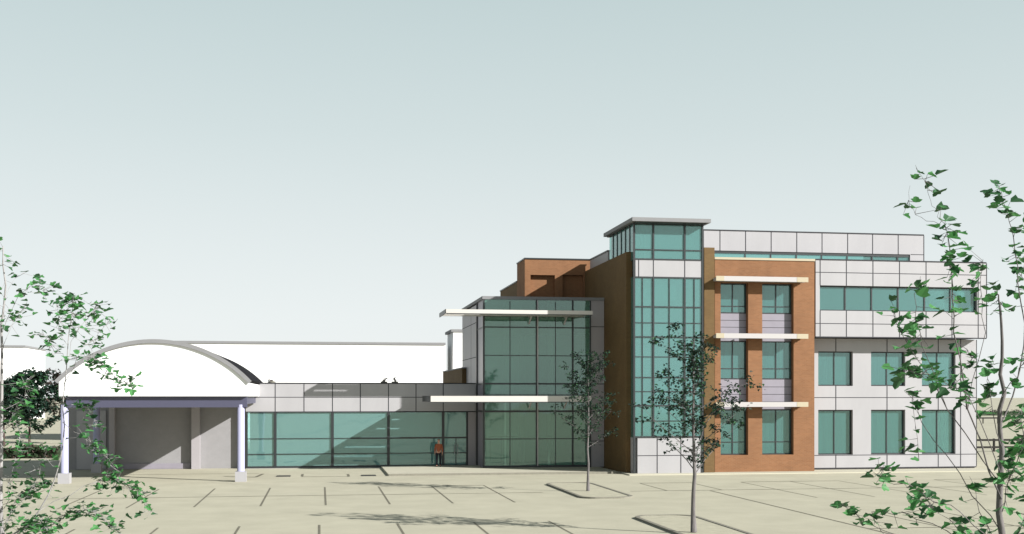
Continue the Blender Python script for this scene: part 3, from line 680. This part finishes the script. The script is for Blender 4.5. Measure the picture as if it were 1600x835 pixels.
def crown_tree(name, label, base, H, seed, barkm, leafms, zc0, rad, nlimb, nleaf, lsize, trunk_r, group=None, lean=(0, 0)):
    rnd = random.Random(seed)
    t = thing(name, label, 'tree', base, group)
    tr = MB(); lf = MB()
    n = 10; spine = []
    for i in range(n + 1):
        k = i / n
        spine.append(Vector((base[0] + lean[0] * k + rnd.uniform(-.025, .025) * (k > 0), base[1] + lean[1] * k + rnd.uniform(-.05, .05) * (k > 0), base[2] + H * 0.95 * k)))
    tr.tube(spine, [trunk_r * (1 - 0.86 * i / n) + (0.03 if i == 0 else 0) for i in range(n + 1)], 8)
    tw = MB()
    sites = []
    for j in range(nlimb):
        k = zc0 / H + (0.93 - zc0 / H) * (j + rnd.random() * 0.7) / nlimb
        i = min(n - 1, int(k * n)); p = spine[i].lerp(spine[i + 1], k * n - i)
        az = j * 2.4 + rnd.uniform(-.5, .5)
        kk = (k - zc0 / H) / (1 - zc0 / H)
        prof = 0.55 + 0.45 * math.sin(min(1, kk * 1.35 + 0.22) * math.pi * 0.82)
        ln = rad * prof * rnd.uniform(0.75, 1.12) * (1 - 0.35 * kk)
        upk = rnd.uniform(0.55, 1.15)
        pts = [p]; d = Vector((math.cos(az), math.sin(az), upk)).normalized()
        for s in range(4):
            d = (d + Vector((rnd.uniform(-.18, .18), rnd.uniform(-.18, .18), rnd.uniform(-.1, .14)))).normalized()
            q = pts[-1] + d * (ln / 4 * 1.25)
            q.z = min(q.z, base[2] + H)
            pts.append(q)
        r0_ = trunk_r * 0.24 * (1 - 0.6 * kk)
        tr.tube(pts, [r0_ * (1 - 0.8 * s / 4) for s in range(5)], 5)
        for s in range(1, 5):
            for _ in range(2 if s < 4 else 3):
                a2 = rnd.uniform(0, 6.28); d2 = Vector((math.cos(a2), math.sin(a2), rnd.uniform(-.25, 1.0))).normalized()
                L2 = ln * rnd.uniform(.18, .42)
                q1 = pts[s] + d2 * L2 * .5; q2 = q1 + (d2 + Vector((rnd.uniform(-.3, .3), rnd.uniform(-.3, .3), rnd.uniform(-.3, .2)))) * L2 * .5
                q2.z = min(q2.z, base[2] + H * 1.02)
                tr.tube([pts[s], q1, q2], [r0_ * .3, r0_ * .22, r0_ * .08], 4, cap=False)
                sites.append((pts[s], q1, q2))
    for _ in range(nleaf):
        a_, b_, c_ = rnd.choice(sites); k = rnd.random() ** .7
        p = a_.lerp(b_, k * 2) if k < .5 else b_.lerp(c_, k * 2 - 1)
        p = p + Vector((rnd.gauss(0, .07), rnd.gauss(0, .07), rnd.gauss(0, .06))) * (lsize / .14)
        leaf(lf, p, lsize * rnd.uniform(.65, 1.2), rnd, rnd.choices(range(len(leafms)), [3, 2, 1][:len(leafms)])[0], lobes=lsize > .2)
    tr.build('trunk', barkm, t); lf.build('crown', leafms, t)
    return t

gp1 = ground(919, 769)
crown_tree('young_tree', 'slim young tree in front of the right edge of the glass atrium', (gp1.x, gp1.y, 0.06), PZ(919, 545, gp1.y), 3, M['bark'], [M['leafC'], M['leafD'], M['leafB']], 2.1, 1.75, 24, 2700, .125, .065, 'young trees in the car park islands')
d2 = 39.3; a2 = (1084 - 800) / F
gp2 = Vector((d2 * (SN + CS * a2), d2 * (CS - SN * a2), 0))
crown_tree('young_tree', 'slim young tree in front of the stair tower and brick office', (gp2.x, gp2.y, 0.06), atd(1084, 517, d2).z, 8, M['bark'], [M['leafC'], M['leafD'], M['leafB']], 2.0, 2.0, 26, 3100, .125, .085, 'young trees in the car park islands')
# dark trees and hedge, far left
for (u, v, vt, seed, lms, lab, rad, nl) in (
        (46, 702, 584, 21, [M['leafC'], M['leafD'], M['leafB']], 'dark bushy tree with the thin dark trunk beyond the canopy at far left', 2.6, 3600),
        (108, 694, 582, 22, [M['leafE'], M['leafC']], 'brownish sparse tree close behind the left end of the canopy', 2.7, 2600),
        (6, 698, 596, 23, [M['leafD'], M['leafC']], 'dark tree cut by the left edge of the picture', 2.6, 2800)):
    g_ = ground(u, v); dd_ = F * EYE / (v - HOR)
    crown_tree('dark_tree', lab, (g_.x, g_.y, 0), atd(u, vt, dd_).z, seed, M['darkbark'], lms, 1.5, rad, 22, nl, .30, .12, 'dark trees behind the canopy at left')

def hedge(name, label, x0, x1, y, h, d, n, seed, group=None):
    rnd = random.Random(seed); lf = MB()
    for _ in range(n):
        p = Vector((rnd.uniform(x0, x1), y + rnd.uniform(-d, d) / 2, 0)); hh = h * (0.82 + 0.18 * math.sin(p.x * 1.7) * math.sin(p.x * .53 + 1))
        p.z = rnd.random() ** .6 * hh
        leaf(lf, p, rnd.uniform(.2, .4), rnd, rnd.choice((0, 0, 1)), lobes=False)
    lf.box(x0, x1, y - d * .3, y + d * .3, 0, h * .66)
    o = lf.build(name, [M['hedge'], M['leafE']]); tagged(o, label, 'hedge', group); return o
hy = ground(40, 716).y
hedge('low_hedge', 'low straggly dark hedge under the dark trees at far left', PX(-70, hy), PX(92, hy), hy, 1.0, 1.6, 2600, 31)
hy2 = 262
hedge('far_hedge', 'long dark hedge in the distance beyond the right end of the offices', PX(1430, hy2), PX(1900, hy2), hy2, 1.5, 1.5, 5000, 32)
# knee rail fences, far right
def rail_fence(label, u0, u1, v, zs, rr):
    y = ground(1560, v).y; xa_, xb_ = PX(u0, y), PX(u1, y)
    t = thing('rail_fence', label, 'fence', ((xa_ + xb_) / 2, y, 0), 'rail fences beyond the offices')
    n = int((xb_ - xa_) / 2.6)
    for i in range(n + 1):
        x = xa_ + (xb_ - xa_) * i / n; k = MB(); k.box(x - .07, x + .07, y - .07, y + .07, 0, max(zs) + .12); k.build('post', M['timber'], t)
    for z in zs:
        k = MB(); k.box(xa_, xb_, y - .12, y - .072, z - rr, z + rr); k.build('rail', M['timber'], t)
rail_fence('dark two rail timber fence nearer the right end of the offices', 1500, 1760, 706, (.38, .98), .085)
rail_fence('dark single rail timber fence further off, just before the far hedge', 1490, 1760, 662, (.95,), .12)

# rooftop plants behind the link parapet
def twig_plant(u, v, label, seed):
    y = YL + 3.2; top = at(u, v, y); rnd = random.Random(seed); z0_ = kt - 0.15
    t = thing('potted_shrub', label, 'shrub', (top.x, y, z0_), 'small shrubs on the link roof')
    k = MB(); n = 14
    pr_ = [(0.16, 0), (0.22, 0.3), (0.24, 0.3), (0.24, 0.34)]
    for i in range(len(pr_) - 1):
        for j in range(n):
            a_, b_ = 2 * math.pi * j / n, 2 * math.pi * (j + 1) / n
            k.face([(top.x + pr_[i][0] * math.cos(a_), y + pr_[i][0] * math.sin(a_), z0_ + pr_[i][1]), (top.x + pr_[i][0] * math.cos(b_), y + pr_[i][0] * math.sin(b_), z0_ + pr_[i][1]),
                    (top.x + pr_[i + 1][0] * math.cos(b_), y + pr_[i + 1][0] * math.sin(b_), z0_ + pr_[i + 1][1]), (top.x + pr_[i + 1][0] * math.cos(a_), y + pr_[i + 1][0] * math.sin(a_), z0_ + pr_[i + 1][1])], 0, True)
    k.face([(top.x + .23 * math.cos(2 * math.pi * j / n), y + .23 * math.sin(2 * math.pi * j / n), z0_ + .3) for j in range(n)])
    k.build('pot', M['kerb'], t)
    s_ = MB(); l_ = MB()
    for _ in range(9):
        a_ = rnd.uniform(0, 6.28); e = Vector((top.x + math.cos(a_) * rnd.uniform(.05, .35), y + math.sin(a_) * .3, top.z - rnd.uniform(0, .35)))
        m0 = Vector((top.x, y, z0_ + .3)); s_.tube([m0, m0.lerp(e, .5) + Vector((0, 0, .1)), e], [.02, .015, .006], 4)
        for _ in range(3): leaf(l_, m0.lerp(e, rnd.uniform(.6, 1)), .1, rnd, 0, lobes=False)
    s_.build('stems', M['darkbark'], t); l_.build('foliage', [M['leafD']], t)
twig_plant(600, 588, 'small twiggy shrub on the link roof, left of the close pair', 51)
twig_plant(617, 589, 'small twiggy shrub on the link roof, right of the close pair', 52)
twig_plant(424, 590, 'small twiggy shrub on the link roof beside the vaulted roof', 53)

# ------------------------------------------------------------------ near trees (branches follow the photograph's sprays)
def near_tree(name, label, d, base_uv, limbs, lsize, seed, barkm, leafms, step):
    rnd = random.Random(seed)
    bu, bv = base_uv
    base = atd(bu, HOR + EYE / d * F, d); base.z = 0
    t = thing(name, label, 'tree', base, 'leafy trees nearest the viewer')
    tr = MB(); lf = MB(); px = d / F
    fwd = Vector((SN, CS, 0))
    for pts, r0_, r1_, off, k0, dens in limbs:
        n = len(pts); P3 = []
        for i, (u, v) in enumerate(pts):
            o = off[0] + (off[1] - off[0]) * i / (n - 1)
            P3.append(atd(u, v, d + o) if v < 1e4 else base)
        # smooth by subdividing with a little wander
        Q = []
        for i in range(n - 1):
            for s in range(3):
                q = P3[i].lerp(P3[i + 1], s / 3)
                if 0 < s: q = q + Vector((rnd.gauss(0, 1), rnd.gauss(0, 1), rnd.gauss(0, 1))) * px * 2.2
                Q.append(q)
        Q.append(P3[-1]); m = len(Q) - 1
        r0_, r1_ = (r0_, r1_) if r0_ > .05 else (r0_ * .5, r1_ * .7)
        tr.tube(Q, [r0_ + (r1_ - r0_) * i / m for i in range(m + 1)], 7 if r0_ > .02 else 5)
        if dens > 0:
            length = sum((Q[i + 1] - Q[i]).length for i in range(m)) * (1 - k0)
            for _ in range(max(1, int(length / (px * step) * dens))):
                k = k0 + (1 - k0) * rnd.random(); i = min(m - 1, int(k * m)); p = Q[i].lerp(Q[i + 1], k * m - i)
                e = p + Vector((rnd.gauss(0, 1), rnd.gauss(0, 1), rnd.gauss(-.2, .8))) * px * 10
                tr.tube([p, e], [.004, .002], 3, cap=False)
                leaf(lf, e, lsize * rnd.uniform(.6, 1.15), rnd, rnd.choices(range(len(leafms)), [4, 3][:len(leafms)])[0], droop=.1)
    tr.build('trunk', barkm, t); lf.build('crown', leafms, t)
    return t
BASE = (0, 2e4)
LR = [
    ([BASE, (1568, 980), (1566, 835), (1564, 740), (1562, 640), (1566, 560), (1562, 475), (1554, 455)], .051, .006, (0, .1), .75, .12),
    ([(1565, 780), (1512, 640), (1490, 520), (1488, 440), (1484, 385), (1476, 350)], .020, .004, (0, -.6), .38, 1.15),
    ([(1476, 350), (1456, 322), (1448, 292), (1430, 258)], .005, .002, (-.6, -.7), 0, .8),
    ([(1470, 352), (1440, 340), (1418, 318), (1422, 290)], .005, .002, (-.6, -.4), .3, .7),
    ([(1566, 660), (1600, 540), (1590, 440), (1584, 375), (1574, 330), (1556, 284)], .018, .003, (0, .5), .3, 1.3),
    ([(1590, 440), (1612, 380), (1622, 320)], .008, .003, (.3, .8), .1, 1.0),
    ([(1565, 760), (1480, 640), (1432, 560), (1398, 500), (1392, 470)], .014, .003, (.1, .9), .42, 1.0),
    ([(1480, 640), (1440, 540), (1432, 480), (1438, 432)], .010, .003, (-.2, -.9), .35, 1.05),
    ([(1512, 640), (1540, 520), (1532, 450), (1536, 405)], .010, .003, (0, .9), .45, 1.0),
    ([(1564, 740), (1510, 612), (1450, 585), (1405, 575)], .012, .003, (0, -.8), .3, 1.7),
    ([(1510, 640), (1500, 590), (1520, 560), (1510, 545)], .010, .003, (0, .3), .0, 1.6),
    ([(1566, 835), (1500, 740), (1440, 660), (1425, 620), (1436, 720)], .012, .003, (0, 1.0), .55, .8),
    ([(1566, 860), (1500, 800), (1440, 770), (1382, 752), (1368, 726)], .013, .003, (0, -1.1), .35, 1.1),
    ([(1566, 890), (1480, 830), (1410, 800), (1362, 800), (1376, 830)], .013, .003, (0, .7), .4, 1.0),
    ([(1567, 905), (1450, 850), (1350, 815), (1316, 788)], .013, .003, (0, 1.2), .62, 1.0),
    ([(1567, 900), (1510, 835), (1462, 800), (1440, 768)], .013, .003, (0, -.3), .25, 1.6),
    ([(1566, 800), (1580, 740), (1600, 680), (1596, 640)], .013, .003, (0, -.7), .1, 2.6),
    ([(1566, 760), (1590, 700), (1620, 660)], .013, .003, (0, .7), .1, 2.2),
    ([(1566, 700), (1548, 620), (1544, 585), (1552, 560)], .010, .003, (0, .6), .2, 1.5),
    ([(1566, 620), (1590, 590), (1604, 560), (1600, 510)], .010, .003, (0, -.4), .2, 1.2),
    ([(1567, 900), (1590, 840), (1610, 770)], .013, .003, (0, .2), .1, 1.2),
    ([(1567, 870), (1530, 800), (1515, 745)], .012, .003, (0, .7), .2, .9),
    ([(1567, 900), (1640, 760), (1680, 640), (1690, 520)], .02, .003, (0, .2), .2, 1.2),
]
near_tree('leafy_tree', 'sparse leafy tree close by at the right, before the panel wing', 13.0, BASE, LR, .138, 71, M['bark'], [M['leafA'], M['leafB']], 7.6)
LL = [
    ([BASE, (4, 940), (3, 835), (2, 700), (3, 580), (6, 480), (5, 385)], .051, .008, (0, .1), .80, .5),
    ([(3, 860), (60, 800), (94, 720), (98, 640), (106, 540), (114, 480), (112, 462)], .028, .003, (0, -.5), .72, 1.6),
    ([(103, 570), (120, 520), (146, 490), (152, 474)], .008, .002, (-.3, .3), .35, 1.6),
    ([(106, 540), (90, 500), (88, 470)], .008, .002, (-.4, -.9), .3, 1.5),
    ([(103, 570), (80, 540), (64, 520)], .008, .002, (-.3, .7), .3, 1.1),
    ([(100, 600), (120, 560), (150, 560), (180, 590), (208, 602)], .009, .002, (-.3, -1.0), .2, 1.9),
    ([(103, 560), (150, 530), (172, 500)], .008, .002, (-.3, .9), .3, 1.1),
    ([(3, 560), (22, 500), (40, 480)], .008, .002, (0, .6), .3, 1.0),
    ([(4, 520), (30, 460), (62, 440), (70, 462)], .008, .002, (0, -.8), .45, .9),
    ([(4, 480), (20, 440), (40, 424)], .006, .002, (0, .3), .75, .8),
    ([(98, 660), (130, 680), (150, 700), (172, 720), (160, 752)], .010, .002, (-.3, .3), .2, 2.1),
    ([(98, 650), (120, 630), (140, 640), (150, 670)], .009, .002, (-.3, -.7), .3, 1.6),
    ([(60, 800), (130, 760), (180, 750), (215, 765), (236, 800)], .012, .002, (0, .8), .35, 1.5),
    ([(3, 880), (60, 830), (110, 800), (150, 800), (190, 835)], .015, .003, (0, -.5), .25, 1.9),
    ([(3, 850), (20, 790), (50, 760), (78, 752)], .012, .003, (0, .4), .1, 2.6),
    ([(3, 870), (30, 830), (60, 810), (80, 835)], .012, .003, (0, -.9), .1, 2.8),
    ([(3, 800), (18, 740), (30, 690), (24, 660)], .010, .003, (0, .9), .2, 1.4),
    ([(3, 680), (24, 640), (40, 610), (36, 596)], .010, .003, (0, -.7), .2, 1.5),
    ([(3, 820), (60, 745), (72, 690)], .010, .003, (0, -.4), .3, 1.0),
    ([(4, 700), (-40, 600), (-70, 500)], .02, .003, (0, .2), .2, 1.4),
    ([(4, 800), (-50, 740), (-90, 700)], .02, .003, (0, .2), .2, 1.6),
]
near_tree('leafy_tree', 'sparse leafy tree close by at the left, its pale trunk on the picture edge', 18.0, BASE, LL, .118, 72, M['palebark'], [M['leafA'], M['leafB']], 3.3)

# ------------------------------------------------------------------ person
def skin_obj(name, verts, edges, m, parent, root=0, sub=2):
    me = bpy.data.meshes.new(name); me.from_pydata([v[:3] for v in verts], edges, []); me.materials.append(m)
    o = bpy.data.objects.new(name, me); COL.objects.link(o)
    if parent is not None: o.parent = parent
    md = o.modifiers.new('Skin', 'SKIN'); md.use_smooth_shade = True
    sv = me.skin_vertices[0].data
    for i, v in enumerate(verts):
        r = v[3]; sv[i].radius = r if isinstance(r, tuple) else (r, r)
    sv[root].use_root = True
    s_ = o.modifiers.new('Sub', 'SUBSURF'); s_.levels = sub; s_.render_levels = sub
    return o
pg = at(685.5, 733, 75.0)
body_v = [(0, 0, .95, (.13, .10)), (0, -.005, 1.15, (.125, .09)), (0, 0, 1.36, (.16, .095)), (0, .005, 1.47, (.075, .07)), (0, -.005, 1.54, .052), (0, -.015, 1.62, (.068, .085)), (0, -.01, 1.70, (.075, .095)), (0, 0, 1.76, (.055, .07)),
          (.17, 0, 1.41, .055), (.225, .01, 1.14, .044), (.235, -.06, .92, .034), (.237, -.085, .85, .030),
          (-.17, 0, 1.41, .055), (-.225, .01, 1.14, .044), (-.235, -.05, .92, .034), (-.237, -.075, .85, .030),
          (.095, 0, .88, .085), (.10, -.015, .50, .058), (.105, .02, .10, .042), (.11, -.11, .04, (.04, .03)),
          (-.095, 0, .88, .085), (-.11, -.06, .50, .058), (-.115, -.02, .10, .042), (-.12, -.15, .04, (.04, .03))]
body_e = [(0, 1), (1, 2), (2, 3), (3, 4), (4, 5), (5, 6), (6, 7), (2, 8), (8, 9), (9, 10), (10, 11), (2, 12), (12, 13), (13, 14), (14, 15), (0, 16), (16, 17), (17, 18), (18, 19), (0, 20), (20, 21), (21, 22), (22, 23)]
# fingers on both hands
for hb, sx in ((11, 1), (15, -1)):
    bx, by, bz, _ = body_v[hb]
    for k, (dy, ln) in enumerate(((-.028, .075), (-.009, .085), (.010, .08), (.028, .062))):
        i = len(body_v); body_v += [(bx, by + dy, bz - .045, .0095), (bx - sx * .008, by + dy - .01, bz - .045 - ln * .5, .0085), (bx - sx * .022, by + dy - .012, bz - .045 - ln * .9, .007)]
        body_e += [(hb, i), (i, i + 1), (i + 1, i + 2)]
    i = len(body_v); body_v += [(bx - sx * .005, by - .045, bz - .01, .011), (bx - sx * .012, by - .062, bz - .05, .009)]
    body_e += [(hb, i), (i, i + 1)]
per = skin_obj('person', body_v, body_e, M['skin'], None)
per.location = (pg.x, 75.0, 0.10); per.rotation_euler = (0, 0, math.radians(-12))
tagged(per, 'person in a rust jacket and dark trousers by the link doors', 'person')
jk = [(0, 0, .90, (.165, .13)), (0, 0, 1.15, (.155, .115)), (0, 0, 1.35, (.185, .12)), (0, .005, 1.46, (.10, .085)),
      (.18, 0, 1.405, .075), (.23, .01, 1.14, .062), (.237, -.055, .94, .048), (-.18, 0, 1.405, .075), (-.23, .01, 1.14, .062), (-.237, -.045, .94, .048)]
skin_obj('jacket', jk, [(0, 1), (1, 2), (2, 3), (2, 4), (4, 5), (5, 6), (2, 7), (7, 8), (8, 9)], M['jacket'], per)
tv = [(0, 0, .97, (.14, .115)), (.095, 0, .86, .105), (.10, -.015, .50, .078), (.105, .02, .09, .065), (-.095, 0, .86, .105), (-.11, -.06, .50, .078), (-.115, -.02, .09, .065)]
skin_obj('trousers', tv, [(0, 1), (1, 2), (2, 3), (0, 4), (4, 5), (5, 6)], M['trouser'], per)
for sx, y_ in ((.105, .02), (-.115, -.02)):
    skin_obj('shoe', [(sx, y_ + .02, .045, (.05, .045)), (sx, y_ - .07, .04, (.052, .04)), (sx, y_ - .16, .03, (.045, .028))], [(0, 1), (1, 2)], M['shoe'], per)
skin_obj('hair', [(0, .03, 1.64, (.075, .07)), (0, .015, 1.72, (.086, .10)), (0, .0, 1.78, (.066, .08))], [(0, 1), (1, 2)], M['hair'], per)
fc = MB()
def ball(mb, c, r, sc_=(1, 1, 1), n=8):
    for i in range(n // 2):
        for j in range(n):
            q = []
            for (ii, jj) in ((i, j), (i, j + 1), (i + 1, j + 1), (i + 1, j)):
                th, ph_ = math.pi * ii / (n // 2), 2 * math.pi * jj / n
                q.append((c[0] + r * sc_[0] * math.sin(th) * math.cos(ph_), c[1] + r * sc_[1] * math.sin(th) * math.sin(ph_), c[2] + r * sc_[2] * math.cos(th)))
            mb.face(q, 0, True)

# ------------------------------------------------------------------ camera, sun, sky
cam = bpy.data.cameras.new('camera'); co = bpy.data.objects.new('camera', cam); COL.objects.link(co)
co.location = (0, 0, EYE); co.rotation_euler = (math.radians(90), 0, -TH)
cam.sensor_width = 36; cam.lens = F / 1600 * 36; cam.shift_y = (HOR - 417.5) / 1600; cam.clip_start = 0.1; cam.clip_end = 8000
sc.camera = co
EL = math.radians(25.5); hx, hyy = -0.814, 0.581
Ld = Vector((hx * math.cos(EL), hyy * math.cos(EL), -math.sin(EL)))
sl = bpy.data.lights.new('sun', 'SUN'); sl.energy = 5.0; sl.angle = math.radians(0.5); sl.color = (1, 0.975, 0.94)
so = bpy.data.objects.new('sun', sl); COL.objects.link(so); so.rotation_euler = Ld.to_track_quat('-Z', 'Y').to_euler(); so.location = (40, -30, 40)
wd = bpy.data.worlds.new('World'); sc.world = wd; wd.use_nodes = True
nt = wd.node_tree; bg = nt.nodes['Background']
sky = nt.nodes.new('ShaderNodeTexSky'); sky.sky_type = 'NISHITA'; sky.sun_disc = False
sky.sun_elevation = EL; sky.sun_rotation = math.atan2(-hx, -hyy); sky.dust_density = 3.0; sky.air_density = 1.0
tc = nt.nodes.new('ShaderNodeTexCoord'); sp = nt.nodes.new('ShaderNodeSeparateXYZ'); nt.links.new(tc.outputs['Generated'], sp.inputs[0])
rp = nt.nodes.new('ShaderNodeValToRGB'); el = rp.color_ramp.elements
el[0].position = 0.0; el[0].color = (0.90, 0.935, 0.93, 1)
el[1].position = 1.0; el[1].color = (0.06, 0.09, 0.12, 1)
for p_, c_ in ((0.065, (0.835, 0.885, 0.888)), (0.14, (0.735, 0.80, 0.803)), (0.22, (0.63, 0.72, 0.722)), (0.32, (0.535, 0.645, 0.65)), (0.5, (0.20, 0.27, 0.30))):
    e = el.new(p_); e.color = (*c_, 1)
nt.links.new(sp.outputs['Z'], rp.inputs['Fac'])
hs = nt.nodes.new('ShaderNodeHueSaturation'); hs.inputs['Saturation'].default_value = 0.4; hs.inputs['Value'].default_value = 0.09
nt.links.new(sky.outputs[0], hs.inputs['Color'])
sc10 = nt.nodes.new('ShaderNodeVectorMath'); sc10.operation = 'SCALE'; sc10.inputs['Scale'].default_value = 4.75
nt.links.new(rp.outputs['Color'], sc10.inputs[0])
mx = nt.nodes.new('ShaderNodeMix'); mx.data_type = 'RGBA'; mx.inputs[0].default_value = 0.88
sc11 = nt.nodes.new('ShaderNodeVectorMath'); sc11.operation = 'SCALE'; sc11.inputs['Scale'].default_value = 8.0
nt.links.new(hs.outputs['Color'], sc11.inputs[0])
nt.links.new(sc11.outputs[0], mx.inputs[6]); nt.links.new(sc10.outputs[0], mx.inputs[7]); nt.links.new(mx.outputs[2], bg.inputs['Color'])
bg.inputs['Strength'].default_value = 0.12
vs = sc.view_settings; vs.view_transform = 'Standard'; vs.look = 'None'; vs.gamma = 1; vs.exposure = 0.9
try: vs.use_curve_mapping = False
except Exception: pass
sc.cycles.max_bounces = 8; sc.cycles.transparent_max_bounces = 16; sc.cycles.use_denoising = True
